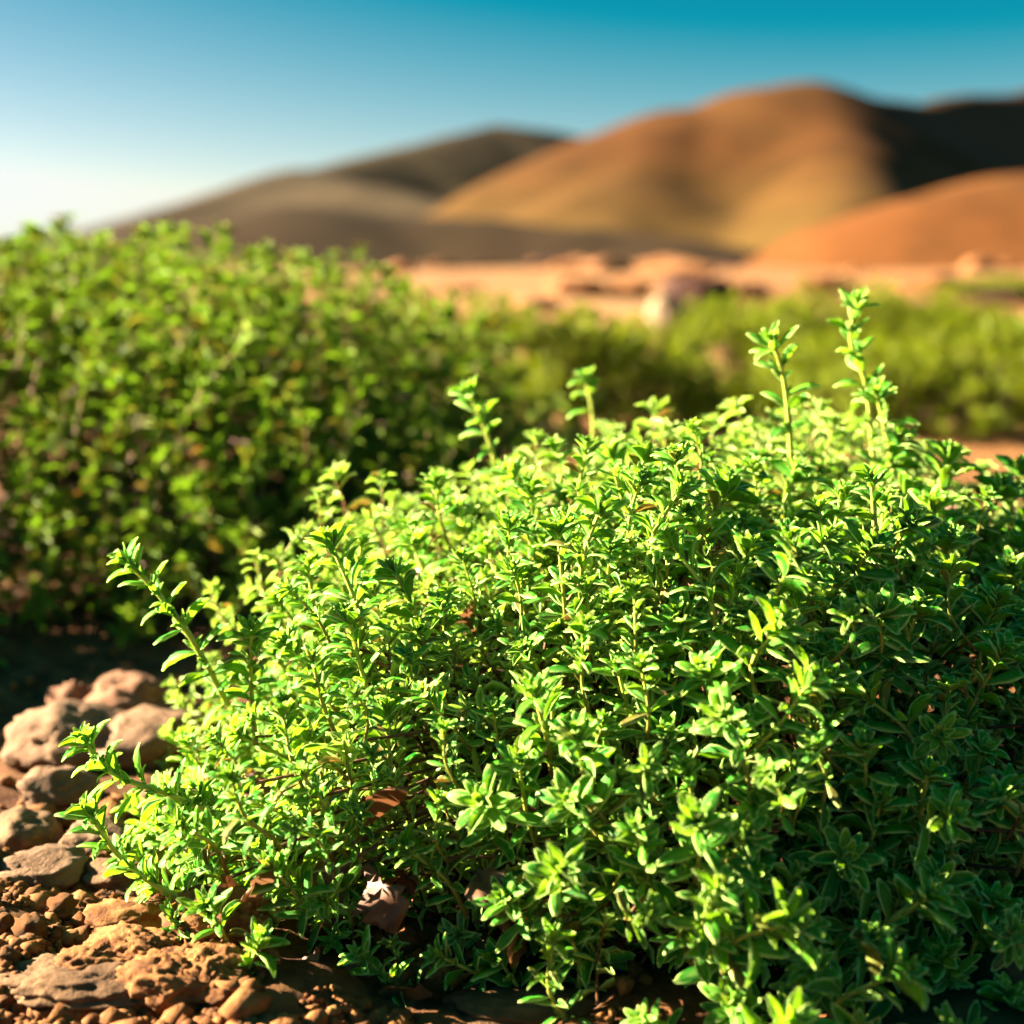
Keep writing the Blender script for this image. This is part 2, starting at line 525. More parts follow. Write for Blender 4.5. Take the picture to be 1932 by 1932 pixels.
# ------------------------------------------------------------------ leaves and sprigs
def leaf_geo(rows, cols, fold, curl, tipw=0.22, roll=0.0, seed=0):
    """unit leaf: length 1 along +Y, half width 0.5 along X, upper face +Z"""
    r_ = np.random.default_rng(seed)
    t = np.linspace(0, 1, rows)
    prof = np.interp(t, [0, .10, .25, .45, .65, .82, .93, 1.0], [.20, .34, .68, .97, 1.0, .76, .46, tipw * .8])
    if cols == 5:
        u = np.array([-1, -.66, 0, .66, 1])
    elif cols == 3:
        u = np.array([-1, 0, 1.])
    ang = curl * t ** 1.4
    dt = 1.0 / (rows - 1)
    yy = np.concatenate([[0], np.cumsum(np.cos((ang[1:] + ang[:-1]) / 2) * dt)])
    zz = np.concatenate([[0], np.cumsum(-np.sin((ang[1:] + ang[:-1]) / 2) * dt)])
    V, C = [], []
    for k in range(rows):
        w = prof[k] * 0.5
        for j, uu in enumerate(u):
            off = fold * abs(uu) * w - roll * max(0, abs(uu) - .66) / .34 * w
            nrm = np.array([0, math.sin(ang[k]), math.cos(ang[k])])
            wob = 0.03 * r_.normal()
            V.append(np.array([uu * w, yy[k], zz[k]]) + nrm * (off + wob * w))
            e = 1.0 if abs(uu) > .99 else 0.0
            if k == rows - 1: e = 1.0
            if j == cols // 2 and k < rows - 2: e = 0.34
            C.append((e, 0, 0, 0))
    ii = np.arange(rows * cols).reshape(rows, cols)
    F = np.stack([ii[:-1, :-1], ii[:-1, 1:], ii[1:, 1:], ii[1:, :-1]], -1).reshape(-1, 4)
    return np.array(V), F, np.array(C, float)


LEAF_HI = [leaf_geo(7, 5, f, c, tw, ro, 100 + i) for i, (f, c, tw, ro) in enumerate([
    (.45, .3, .30, .25), (.35, .6, .34, .30), (.65, .1, .26, .2), (.30, -.25, .3, .25), (.55, .45, .28, .35),
    (.40, .9, .32, .25), (.25, .2, .36, .3), (.75, .3, .22, .2)])]
LEAF_LO = [leaf_geo(4, 3, f, c, tw, 0, 200 + i) for i, (f, c, tw) in enumerate([
    (.45, .5, .3), (.3, .9, .34), (.6, .2, .26), (.25, -.3, .3), (.4, 1.1, .3)])]


def frame_from(y, zhint):
    y = norm(y)
    x = np.cross(y, zhint)
    if np.linalg.norm(x) < 1e-5:
        x = np.cross(y, [1, 0, 0.3])
    x = norm(x)
    z = np.cross(x, y)
    return np.stack([x, y, z], 1)


def smooth_path(pts, n):
    pts = np.asarray(pts, float)
    if len(pts) == 2:
        t = np.linspace(0, 1, n)[:, None]
        return pts[0] * (1 - t) + pts[1] * t
    out = []
    P = np.vstack([2 * pts[0] - pts[1], pts, 2 * pts[-1] - pts[-2]])
    m = len(pts) - 1
    for s in np.linspace(0, m - 1e-6, n):
        i = int(s); f = s - i
        p0, p1, p2, p3 = P[i], P[i + 1], P[i + 2], P[i + 3]
        out.append(0.5 * ((2 * p1) + (-p0 + p2) * f + (2 * p0 - 5 * p1 + 4 * p2 - p3) * f * f + (-p0 + 3 * p1 - 3 * p2 + p3) * f ** 3))
    return np.array(out)


def tube(path, r0, r1, sides=5, col0=(0, .5, 0, 1), col1=(0, .5, 0, 1), close=True):
    path = np.asarray(path, float)
    n = len(path)
    T = norm(np.gradient(path, axis=0))
    V, C = [], []
    ref = np.array([0.31, 0.17, 0.93])
    for k in range(n):
        a = norm(np.cross(T[k], ref)); b = np.cross(T[k], a)
        r = r0 + (r1 - r0) * k / (n - 1)
        for s in range(sides):
            an = 2 * math.pi * s / sides
            V.append(path[k] + r * (a * math.cos(an) + b * math.sin(an)))
            C.append(np.array(col0) * (1 - k / (n - 1)) + np.array(col1) * k / (n - 1))
    F = []
    for k in range(n - 1):
        for s in range(sides):
            s2 = (s + 1) % sides
            F.append((k * sides + s, k * sides + s2, (k + 1) * sides + s2, (k + 1) * sides + s))
    return np.array(V), np.array(F), np.array(C)


def sprig_leaves(path, r_, L, W, spacing, bare=0.15, spread=(80, 30), axil=0.5, tip_n=8, nvar=8, droop=0.0, taper=0.45):
    """leaf placements along a stem path: list of (pos, 3x3 frame, length, width, variant, age, rnd)"""
    path = np.asarray(path)
    seg = np.linalg.norm(np.diff(path, axis=0), axis=1)
    cum = np.concatenate([[0], np.cumsum(seg)])
    total = cum[-1]
    T = norm(np.gradient(path, axis=0))
    out = []
    s = total * bare
    phi = r_.uniform(0, 2 * math.pi)
    while s < total - 0.15 * L:
        q = s / total
        p = np.array([np.interp(s, cum, path[:, k]) for k in range(3)])
        t = norm(np.array([np.interp(s, cum, T[:, k]) for k in range(3)]))
        a = norm(np.cross(t, [0.3, 0.2, 0.9] if abs(t[2]) < .9 else [1, 0, 0])); b = np.cross(t, a)
        top = max(0.0, (q - 0.55) / 0.45)
        ang0 = spread[0] + (spread[1] - spread[0]) * q ** 1.2
        ll = L * (1 - taper * top ** 1.3) * (0.8 + 0.2 * min(1, q / 0.4))
        for side in (0, 1):
            if r_.random() < 0.06:
                continue
            ph = phi + side * math.pi + r_.normal() * 0.22
            rad = a * math.cos(ph) + b * math.sin(ph)
            an = R(ang0 + r_.normal() * 11)
            d = t * math.cos(an) + rad * math.sin(an)
            d = norm(d + np.array([0, 0, -droop * (1 - q)]))
            fr = frame_from(d, t * 0.9 - rad * 0.25 + r_.normal(size=3) * 0.12)
            k = ll * r_.uniform(.82, 1.16)
            out.append((p + rad * 0.0006, fr, k, W * k / L * r_.uniform(.85, 1.15), int(r_.integers(nvar)), max(0, 0.72 - 0.6 * q) + r_.normal() * .06, r_.random()))
            if r_.random() < min(axil, .95):
                for m in range(int(r_.integers(1, 4))):
                    ph2 = ph + r_.normal() * 0.6
                    rad2 = a * math.cos(ph2) + b * math.sin(ph2)
                    an2 = R(r_.uniform(18, 52))
                    d2 = norm(t * math.cos(an2) + rad2 * math.sin(an2))
                    fr2 = frame_from(d2, t - rad2 * 0.4)
                    k2 = ll * r_.uniform(.3, .58)
                    out.append((p + rad * 0.0006, fr2, k2, W * k2 / L * 1.1, int(r_.integers(nvar)), 0.15 + 0.2 * (1 - q), r_.random()))
        phi += math.pi / 2 + r_.normal() * 0.12
        s += spacing * (1.15 - 0.65 * q) * r_.uniform(.85, 1.15)
    # terminal bud of small upright leaves
    t = T[-1]
    a = norm(np.cross(t, [0.3, 0.2, 0.9] if abs(t[2]) < .9 else [1, 0, 0])); b = np.cross(t, a)
    for k in range(tip_n):
        ph = phi + k * 2.4 + r_.normal() * .15
        f = k / max(1, tip_n - 1)
        rad = a * math.cos(ph) + b * math.sin(ph)
        an = R(62 - 54 * f ** .8 + r_.normal() * 7)
        d = norm(t * math.cos(an) + rad * math.sin(an))
        fr = frame_from(d, t - rad * 0.35)
        k2 = L * (0.92 - 0.58 * f) * r_.uniform(.85, 1.12)
        out.append((path[-1] - t * L * 0.28 * (1 - f), fr, k2, W * k2 / L * 1.1, int(r_.integers(nvar)), 0.04 + 0.22 * (1 - f), r_.random()))
    return out


def bake(leaves, geos, stem=None):
    Vs, Fs, Cs, off = [], [], [], 0
    if stem is not None:
        Vs.append(stem[0]); Fs.append(stem[1]); Cs.append(stem[2]); off = len(stem[0])
    for p, fr, l, w, var, age, rn in leaves:
        V, F, C = geos[var % len(geos)]
        v = (V * np.array([w, l, l])) @ fr.T + p
        c = C.copy(); c[:, 1] = rn; c[:, 2] = np.clip(age, 0, 1)
        Vs.append(v); Fs.append(F + off); Cs.append(c); off += len(v)
    return np.vstack(Vs), np.vstack(Fs), np.vstack(Cs)


def make_variant(seed, L, W, length, spacing, hi=True, **kw):
    r_ = np.random.default_rng(seed)
    bend = r_.normal(size=2) * length * 0.16
    path = smooth_path([(0, 0, -length), (bend[0] * .6, bend[1] * .6, -length * .5), (0, 0, 0)], 9)
    leaves = sprig_leaves(path, r_, L, W, spacing, nvar=8 if hi else 5, **kw)
    st = tube(path, 0.00095, 0.0006, 5 if hi else 3, (0, .5, .85, 1), (0, .5, 0.0, 1))
    return bake(leaves, LEAF_HI if hi else LEAF_LO, st)


FINE_HI = [make_variant(300 + i, 0.0116, 0.0029, 0.034 + 0.006 * (i % 3), 0.0048, True, spread=(84, 40), axil=.5, tip_n=17) for i in range(8)]
BROAD_HI = [make_variant(340 + i, 0.0150, 0.0045, 0.034 + 0.006 * (i % 3), 0.0064, True, spread=(94, 46), axil=.35, tip_n=20) for i in range(8)]
FINE_LO = [make_variant(380 + i, 0.0116, 0.0032, 0.034, 0.0066, False, spread=(84, 42), axil=.25, tip_n=10) for i in range(7)]
BROAD_LO = [make_variant(400 + i, 0.0150, 0.0045, 0.036, 0.0084, False, spread=(92, 46), axil=.15, tip_n=10) for i in range(7)]
ME_FINE = [mesh_quads('sprig', *v, M_THYME) for v in FINE_HI]
ME_BROAD = [mesh_quads('sprig', *v, M_THYME) for v in BROAD_HI]


class Envelope:
    def __init__(self, c, r, p, lump, seed, freq=3.0, warp=None):
        self.warp = warp
        self.c, self.r, self.p, self.lump, self.seed, self.freq = np.array(c, float), np.array(r, float), p, lump, seed, freq

    def point(self, d, s=1.0):
        d = norm(d)
        t = (np.abs(d / self.r) ** self.p).sum(-1) ** (-1 / self.p)
        t = t * (1 + self.lump * fbm(d * self.freq + 7.7, self.seed, 3))
        P = self.c + d * (t * s)[..., None]
        if self.warp:
            # the right end stands back and lies lower
            ex = np.clip((P[..., 0] - self.warp[0]) / 0.2, 0, 2)
            P[..., 1] += self.warp[1] * ex * np.clip(1.3 - P[..., 2] / self.r[2], 0.3, 1)
            P[..., 2] *= 1 - self.warp[2] * np.clip(ex - .35, 0, 1)
        return P

    def normal(self, P):
        q = (P - self.c) / self.r
        n = np.sign(q) * np.abs(q) ** (self.p - 1) / self.r
        return norm(n)


def darts(env, n_try, spacing, r_, depth=(1, 1), margin=450, keep=None, back=-0.45, zmin=0.008):
    """blue-noise points on the envelope that face the lens side and lie near the frame"""
    d = r_.normal(size=(n_try, 3)); d[:, 2] = np.abs(d[:, 2])
    d = d * env.r
    s = r_.uniform(depth[0], depth[1], n_try)
    P = env.point(d, s)
    n = env.normal(P)
    px = to_px(P)
    view = norm(np.array([0, 0, CAM_H]) - P)
    ok = (P[:, 2] > zmin) & ((n * view).sum(1) > back) & (px[:, 0] > -margin) & (px[:, 0] < 1932 + margin) & (px[:, 1] < 1932 + margin) & (P[:, 1] > 0.40)
    if keep is not None:
        ok &= keep(P, px)
    P, n, px = P[ok], n[ok], px[ok]
    cell = {}
    sel = []
    for i in range(len(P)):
        k = tuple((P[i] / spacing).astype(int))
        bad = False
        for dx in (-1, 0, 1):
            for dy in (-1, 0, 1):
                for dz in (-1, 0, 1):
                    for j in cell.get((k[0] + dx, k[1] + dy, k[2] + dz), ()):
                        if np.sum((P[i] - P[j]) ** 2) < spacing * spacing:
                            bad = True; break
                    if bad: break
                if bad: break
            if bad: break
        if not bad:
            cell.setdefault(k, []).append(i); sel.append(i)
    return P[sel], n[sel], px[sel]


def axis_frame(ax, spin):
    z = norm(ax)
    a = norm(np.cross(z, [0.2, 1, 0.1])); b = np.cross(z, a)
    x = a * math.cos(spin) + b * math.sin(spin)
    y = np.cross(z, x)
    return np.stack([x, y, z], 1)


def mat4(fr, p, s):
    m = Matrix.Identity(4)
    for i in range(3):
        for j in range(3):
            m[i][j] = fr[i, j] * s
        m[i][3] = p[i]
    return m


def merged_sprigs(name, P, axes, variants, scales, r_, mat, parent, age_shade=0.12):
    Vs, Fs, Cs, off = [], [], [], 0
    for p, ax, s in zip(P, axes, scales):
        V, F, C = variants[int(r_.integers(len(variants)))]
        fr = axis_frame(ax, r_.uniform(0, 6.28))
        Vs.append((V * s) @ fr.T + p); Fs.append(F + off)
        c = C.copy()
        c[:, 2] = np.clip(c[:, 2] + age_shade + r_.normal() * .12, 0, 1)  # leaf age; a large shift paints shade into the colour
        Cs.append(c); off += len(V)
    o = link(name, mesh_quads(name, np.vstack(Vs), np.vstack(Fs), np.vstack(Cs), mat), parent)
    return tag(o, kind='stuff')


def woody(env, parent, tips, axes, lens, r_, n_limb=16, base_r=0.004, spread=0.35):
    """limbs rising from the root crown, and twigs that carry the sprigs"""
    c = env.c.copy(); c[2] = float(ground_z(c[0], c[1])) - 0.004
    limbs = []
    for k in range(n_limb):
        a = 2 * math.pi * (k + r_.uniform(-.3, .3)) / n_limb
        el = r_.uniform(0.25, 1.0)
        d = norm(np.array([math.cos(a), math.sin(a), el]))
        end = env.point(d[None] * 1.0, np.array([0.72]))[0]
        mid = c + (end - c) * 0.5 + np.array([0, 0, -0.02]) + r_.normal(size=3) * 0.012
        mid[2] = max(mid[2], float(ground_z(mid[0], mid[1])) + 0.006)
        base = c + np.array([math.cos(a), math.sin(a), 0]) * 0.02
        path = smooth_path([base, mid, end], 12)
        V, F, C = tube(path, base_r, base_r * 0.35, 7)
        link('branch', mesh_quads('branch', V, F, None, M_WOOD), parent)
        limbs.append(path)
    allp = np.vstack(limbs)
    Vs, Fs, off = [], [], 0
    for p, ax, l in zip(tips, axes, lens):
        b0 = p - norm(ax) * l * 0.92
        inner = c + (b0 - c) * 0.75
        dd = ((allp - inner) ** 2).sum(1)
        q = allp[int(np.argmin(dd))]
        mid = (b0 * 0.55 + q * 0.45) - norm(ax) * l * 0.2
        V, F, C = tube(smooth_path([q, mid, b0], 6), base_r * 0.3, 0.0008, 4)
        Vs.append(V); Fs.append(F + off); off += len(V)
    if Vs:
        tag(link('twigs', mesh_quads('twigs', np.vstack(Vs), np.vstack(Fs), None, M_WOOD), parent), kind='stuff')


def root(name, loc, label, cat, group=None):
    e = bpy.data.objects.new(name, None)
    COL.objects.link(e)
    e.empty_display_size = 0.02
    return tag(e, label, cat, group)


# ------------------------------------------------------------------ the thyme bush in front
bush = root('thyme_bush', (0, 0, 0), 'large sharp green thyme bush filling the right foreground', 'bush')
env = Envelope((0.165, 0.785, 0.0), (0.325, 0.272, 0.193), 2.7, 0.12, 61, 4.6, (0.10, 0.085, 0.24))
r_ = np.random.default_rng(71)

# tall and foremost sprigs, each leaf its own piece
HERO = [
    # path in photo layout (px, py, depth) from base to tip, L, W, spacing, axil, tip
    ([(1650, 890, 0.800), (1635, 730, 0.800), (1605, 640, 0.795), (1618, 575, 0.790)], .0195, .0066, .0115, 1.2, 12),
    ([(1495, 900, 0.760), (1488, 790, 0.760), (1478, 710, 0.755), (1458, 645, 0.750)], .0195, .0068, .0115, 1.2, 12),
    ([(1690, 900, 0.780), (1670, 810, 0.775), (1655, 745, 0.770)], .0180, .0062, .0095, 1.1, 11),
    ([(940, 890, 0.840), (915, 810, 0.840), (885, 740, 0.835)], .0185, .0060, .0100, 1.1, 11),
    ([(1120, 850, 0.920), (1118, 780, 0.920), (1105, 715, 0.920)], .0190, .0064, .0120, .8, 10),
    ([(430, 1330, 0.680), (365, 1210, 0.665), (290, 1110, 0.660), (238, 1060, 0.655)], .0185, .0056, .0085, 1.0, 12),
    ([(420, 1540, 0.630), (320, 1500, 0.620), (215, 1460, 0.615), (160, 1400, 0.610)], .0185, .0056, .0075, 1.1, 12),
    ([(430, 1700, 0.600), (330, 1690, 0.590), (230, 1620, 0.590), (165, 1530, 0.585)], .0180, .0054, .0080, 1.1, 12),
    ([(1195, 1060, 0.680), (1180, 960, 0.675), (1160, 890, 0.670)], .0135, .0042, .0100, .6, 8),
    ([(1655, 1080, 0.655), (1650, 980, 0.650), (1645, 905, 0.645)], .0150, .0048, .0120, .4, 8),
    ([(1515, 1200, 0.620), (1520, 1130, 0.615), (1530, 1075, 0.610)], .0150, .0056, .0080, .4, 8),
    ([(1085, 1900, 0.565), (1095, 1830, 0.555), (1080, 1775, 0.550)], .0150, .0055, .0070, .3, 7),
    ([(1050, 1730, 0.585), (1045, 1660, 0.575), (1035, 1610, 0.570)], .0150, .0060, .0075, .3, 7),
    ([(1350, 1530, 0.595), (1352, 1450, 0.585), (1360, 1390, 0.580)], .0165, .0060, .0065, .4, 8),
    ([(1560, 1700, 0.575), (1550, 1600, 0.565), (1545, 1540, 0.560)], .0165, .0062, .0080, .4, 8),
    ([(1340, 1880, 0.555), (1335, 1800, 0.545), (1345, 1745, 0.540)], .0135, .0050, .0070, .4, 8),
    ([(1590, 1900, 0.545), (1575, 1830, 0.535), (1580, 1785, 0.535)], .0135, .0052, .0080, .3, 7),
    ([(1730, 1580, 0.575), (1740, 1510, 0.565), (1750, 1460, 0.560)], .0160, .0062, .0075, .3, 7),
    ([(1275, 1400, 0.615), (1270, 1320, 0.605), (1275, 1265, 0.600)], .0155, .0058, .0075, .3, 7),
    ([(905, 1470, 0.590), (890, 1400, 0.615), (880, 1345, 0.610)], .0140, .0042, .0070, .5, 7),
    ([(1130, 1530, 0.605), (1110, 1460, 0.595), (1095, 1410, 0.590)], .0145, .0055, .0075, .3, 7),
    ([(1880, 1600, 0.585), (1890, 1530, 0.575), (1905, 1480, 0.570)], .0155, .0056, .0085, .3, 7),
]
ME_LEAF = []
for i, g in enumerate(LEAF_HI):
    for a_ in (0.05, 0.3, 0.6):
        C = g[2].copy(); C[:, 1] = 0.2 + 0.08 * i; C[:, 2] = a_
        ME_LEAF.append(mesh_quads('leaf', g[0], g[1], C, M_THYME))
hero_pts = []
for hp, L, W, sp, axl, tn in HERO:
    path = smooth_path([at(*q) for q in hp], 14)
    V, F, C = tube(path, 0.0016, 0.0011, 8, (0, .5, .35, 1), (0, .5, 0.0, 1))
    st = link('sprig', mesh_quads('sprig', V, F, C, M_THYME), bush)
    for p, fr, l, w, var, age, rn in sprig_leaves(path, r_, L, W * .86, sp, bare=0.02, spread=(88, 38), axil=axl * 0.9, tip_n=tn + 2, nvar=8):
        lv = link('leaf', ME_LEAF[(var % 8) * 3 + (0 if age < .18 else 1 if age < .45 else 2)].copy(), st)
        m = mat4(fr, p, 1.0)
        for i in range(3):
            m[i][0] *= w; m[i][1] *= l; m[i][2] *= l
        lv.matrix_local = m
    hero_pts.append(path[-1])
hero_pts = np.array(hero_pts)


def main_keep(P, px):
    # open spot at the foot of the bush, where soil and litter show
    hole = ((px[:, 0] - 1180) / 190) ** 2 + ((px[:, 1] - 1840) / 75) ** 2 < 1
    hole |= ((px[:, 0] - 880) / 70) ** 2 + ((px[:, 1] - 1700) / 60) ** 2 < 1
    d = np.min(((P[:, None, :] - hero_pts[None]) ** 2).sum(-1), 1)
    thin = np.clip((px[:, 1] - 1420) / 420, 0, 1) * np.where(px[:, 0] < 1150, .80, np.where(px[:, 0] > 1580, .78, .45))
    gap = fbm(P * 26, 33, 2) < -0.40
    return ~hole & ~gap & (d > 0.013 ** 2) & (np.random.default_rng(9).random(len(P)) > thin)


P, n, px = darts(env, 60000, 0.0250, r_, (0.91, 1.07), keep=main_keep)
# grow outwards and up; on the left flank they lean out
axes = norm(n * 0.62 + np.array([0, 0, 0.62]) + r_.normal(size=P.shape) * 0.24)
order = np.argsort(px[:, 2] + 5.0 * (np.abs(px[:, 0] - 966) > 1000) + 5.0 * (px[:, 1] > 1990))
print('main bush outer sprigs', len(P))
n_part = 300
lens = []
for q, i in enumerate(order):
    broad = r_.random() < np.clip((px[i, 0] - 700) / 700 + (px[i, 1] - 1300) / 1500, 0.04, 0.95)
    s = r_.uniform(.75, 1.45) * (1.0 if broad else 1.1)
    lens.append(0.040 * s)
    if q < n_part:
        o = link('sprig', (ME_BROAD if broad else ME_FINE)[int(r_.integers(8))].copy(), bush)
        o.matrix_local = mat4(axis_frame(axes[i], r_.uniform(0, 6.28)), P[i], s)
rest = order[n_part:]
P2, n2, px2 = darts(env, 60000, 0.0165, r_, (0.74, 0.92), keep=main_keep)
ax2 = norm(n2 * 0.55 + np.array([0, 0, 0.6]) + r_.normal(size=P2.shape) * 0.34)
print('main bush inner sprigs', len(P2), 'rest', len(rest))
PP = np.vstack([P2, P[rest]]); AA = np.vstack([ax2, axes[rest]])
left = to_px(PP)[:, 0] < 950 + r_.normal(size=len(PP)) * 250
merged_sprigs('inner_foliage', PP[left], AA[left], FINE_LO, r_.uniform(.8, 1.2, left.sum()), r_, M_THYME, bush, 0.5)  # inner leaves coloured darker to stand for shade in the gaps
merged_sprigs('inner_foliage', PP[~left], AA[~left], BROAD_LO, r_.uniform(.8, 1.15, (~left).sum()), r_, M_THYME, bush, 0.5)  # same painted gap shade on the broad leaves
woody(env, bush, P[order], axes[order], lens, r_, 22, 0.0034)

# ------------------------------------------------------------------ the taller bush behind on the left
bush2 = root('thyme_bush', (0, 0, 0), 'tall blurred yellowing bush behind the stones at the left edge', 'bush')
env2 = Envelope((-0.62, 1.62, 0.0), (0.60, 0.48, 0.283), 3.2, 0.10, 81, 4.0)
V2_HI = [make_variant(500 + i, 0.0200, 0.0050, 0.060 + 0.01 * (i % 3), 0.0100, False, spread=(84, 50), axil=.35, tip_n=11) for i in range(9)]
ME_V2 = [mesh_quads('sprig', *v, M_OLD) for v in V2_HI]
Pb, nb, pxb = darts(env2, 50000, 0.047, r_, (0.86, 1.13), zmin=0.03)
env2b = Envelope((-0.70, 1.72, 0.0), (0.27, 0.30, 0.345), 2.6, 0.10, 83, 4.0)
Pb2, nb2, pxb2 = darts(env2b, 20000, 0.047, r_, (0.90, 1.08), zmin=0.22)
Pb, nb, pxb = np.vstack([Pb, Pb2]), np.vstack([nb, nb2]), np.vstack([pxb, pxb2])
axb = norm(nb * 0.5 + np.array([0, 0, 0.75]) + r_.normal(size=Pb.shape) * 0.3)
print('left bush outer', len(Pb))
ob = np.argsort(pxb[:, 2] + 5.0 * (np.abs(pxb[:, 0] - 966) > 1010))
lens = []
for q, i in enumerate(ob):
    s = r_.uniform(.85, 1.35)
    lens.append(.055 * s)
    if q < 300:
        o = link('sprig', ME_V2[int(r_.integers(9))].copy(), bush2)
        o.matrix_local = mat4(axis_frame(axb[i], r_.uniform(0, 6.28)), Pb[i], s)
P3, n3, px3 = darts(env2, 50000, 0.037, r_, (0.70, 0.90), zmin=0.04)
ax3 = norm(n3 * 0.5 + np.array([0, 0, 0.7]) + r_.normal(size=P3.shape) * 0.4)
P3 = np.vstack([P3, Pb[ob[300:]]]); ax3 = np.vstack([ax3, axb[ob[300:]]])
print('left bush inner', len(P3))
merged_sprigs('inner_foliage', P3, ax3, V2_HI, r_.uniform(.8, 1.3, len(P3)), r_, M_OLD, bush2, 0.5)  # large shift darkens the inside to imitate shade between sprigs
woody(env2, bush2, Pb[ob], axb[ob], lens, r_, 26, 0.006)
# bare golden-brown stalks between the sprigs
Pt, nt_, pt_ = darts(env2, 4000, 0.15, r_, (0.97, 1.03), margin=0, back=0.1, zmin=0.10)
for p_, q_ in zip(Pt, nt_):
    up_ = norm(q_ * 0.3 + np.array([0, 0, 1.0]) + r_.normal(size=3) * 0.3)
    l_ = r_.uniform(.05, .11)
    V, F, C = tube(smooth_path([p_ - up_ * l_, p_ - up_ * l_ * .5 + r_.normal(size=3) * .006, p_], 7), .0032, .0018, 6)
    link('bare_stem', mesh_quads('bare_stem', V, F, None, M_STALK), bush2)
# long shoots standing clear of the crown
for hp in ([(270, 560, 1.5), (262, 490, 1.5), (275, 440, 1.5)], [(475, 600, 1.45), (468, 530, 1.45), (470, 480, 1.45)],
           [(640, 610, 1.4), (618, 550, 1.4), (598, 505, 1.4)], [(690, 620, 1.42), (705, 560, 1.42), (725, 515, 1.42)],
           [(130, 520, 1.5), (135, 480, 1.5), (130, 450, 1.5)], [(50, 540, 1.45), (45, 500, 1.45), (48, 465, 1.45)],
           [(585, 900, 1.15), (580, 840, 1.15), (578, 790, 1.15)], [(400, 960, 1.12), (395, 1010, 1.14), (350, 920, 1.12)]):
    path = smooth_path([at(*q) for q in hp], 12)
    lv = sprig_leaves(path, r_, .021, .0065, .012, bare=.1, spread=(75, 32), axil=.6, tip_n=9, nvar=5)
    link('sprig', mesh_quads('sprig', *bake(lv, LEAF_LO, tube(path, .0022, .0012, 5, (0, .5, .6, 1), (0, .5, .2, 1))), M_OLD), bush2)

# ------------------------------------------------------------------ an unseen bush, added beyond the left edge to shade the stones
shade_bush = root('thyme_bush', (0, 0, 0), 'unseen bush added beyond the left edge to cast shade over the stones', 'bush')
env3 = Envelope((-0.76, 1.04, 0.0), (0.27, 0.19, 0.19), 2.4, 0.10, 85, 3.6)
P5, n5, px5 = darts(env3, 20000, 0.030, r_, (0.75, 1.05), margin=9000, back=-2, zmin=0.02)
ax5 = norm(n5 * 0.5 + np.array([0, 0, 0.7]) + r_.normal(size=P5.shape) * 0.4)
merged_sprigs('crown', P5, ax5, V2_HI, r_.uniform(.9, 1.4, len(P5)), r_, M_OLD, shade_bush)
woody(env3, shade_bush, P5[::4], ax5[::4], [.055] * len(P5[::4]), r_, 12, 0.006)

# ------------------------------------------------------------------ low sunlit bushes farther back
MID = [
    ('yellow green low bush just right of the tall left bush', (0.02, 2.55, 0), (0.36, 0.30, 0.215)),
    ('widest sunlit low bush in the middle distance, before the pale stone', (0.52, 3.15, 0), (0.52, 0.36, 0.205)),
    ('sunlit low bush behind the two tall sprigs on the right', (0.78, 2.75, 0), (0.32, 0.30, 0.175)),
    ('olive bush behind the tallest sprig, its right side in deep shadow', (0.82, 3.15, 0), (0.33, 0.30, 0.215)),
    ('dark bush at the right edge, leaves coloured dark for the shade of the olive bush', (1.20, 3.12, 0), (0.22, 0.24, 0.15)),
    ('small bush tuft on the bank behind the right low bushes', (1.95, 6.4, 0.0), (0.35, 0.4, 0.13)),
    ('far dark tuft at the right edge of the plain', (4.3, 12.2, 0.05), (0.6, 0.5, 0.16)),
]
V_FAR = [make_variant(600 + i, 0.015, 0.0062, 0.035, 0.009, False, spread=(85, 35), axil=.25, tip_n=6) for i in range(5)]
for k, (lab, c, rr) in enumerate(MID):
    e_ = root('low_bush', c, lab, 'bush', 'low bushes in the middle distance')
    ev = Envelope(c, rr, 2.2, 0.34, 90 + k, 3.0)
    sc_ = max(1.0, rr[0] / 0.45)
    Pm, nm, pm = darts(ev, 12000, 0.026 * sc_, r_, (0.86, 1.03), margin=300, back=-0.6, zmin=0.02)
    am = norm(nm * 0.8 + np.array([0, 0, 0.35]) + r_.normal(size=Pm.shape) * 0.45)
    shade_paint = lab.startswith('dark bush')  # this bush gets darker leaf colour to imitate shade
    o = merged_sprigs('crown', Pm, am, V_FAR, r_.uniform(.9, 1.4, len(Pm)) * sc_, r_, M_OLD if shade_paint else M_FAR, e_, .6 if shade_paint else .12)
    woody(ev, e_, Pm[::6], am[::6], [0.06 * sc_] * len(Pm[::6]), r_, 9, 0.006 * sc_)
    print('mid', k, len(Pm))


# ------------------------------------------------------------------ stones, clods, litter
def ico(sub):
    import bmesh
    bm = bmesh.new()
    bmesh.ops.create_icosphere(bm, subdivisions=sub, radius=1.0)
    V = np.array([v.co[:] for v in bm.verts]); F = np.array([[v.index for v in f.verts] for f in bm.faces])
    bm.free()
    return V, F


ICO = {s: ico(s) for s in (1, 2, 3, 4, 5)}


def rock_mesh(name, seed, radii, sub=4, rough=0.22, fine=0.07, mat=None, facet=0.0, layers=0.0):
    V, F = ICO[sub]
    V = V.copy()
    r_k = np.random.default_rng(seed)
    if facet:
        for _ in range(9):
            pn = norm(r_k.normal(size=3)); dcut = r_k.uniform(.62, .92)
            h = V @ pn
            V = V - np.where(h > dcut, (h - dcut) * facet, 0)[:, None] * pn
    n0 = norm(V)
    V = V + n0 * (rough * fbm(n0 * 1.6 + seed * 3.1, seed, 3) + fine * fbm(n0 * 7 + seed, seed + 9, 4, .6))[:, None]
    if layers:
        zz = V[:, 2] * 6 + fbm(n0 * 2, seed + 4, 2)
        V[:, :2] *= (1 + layers * np.sin(zz * 2.2))[:, None]
    return mesh_quads(name, V * np.array(radii), F, None, mat, True)


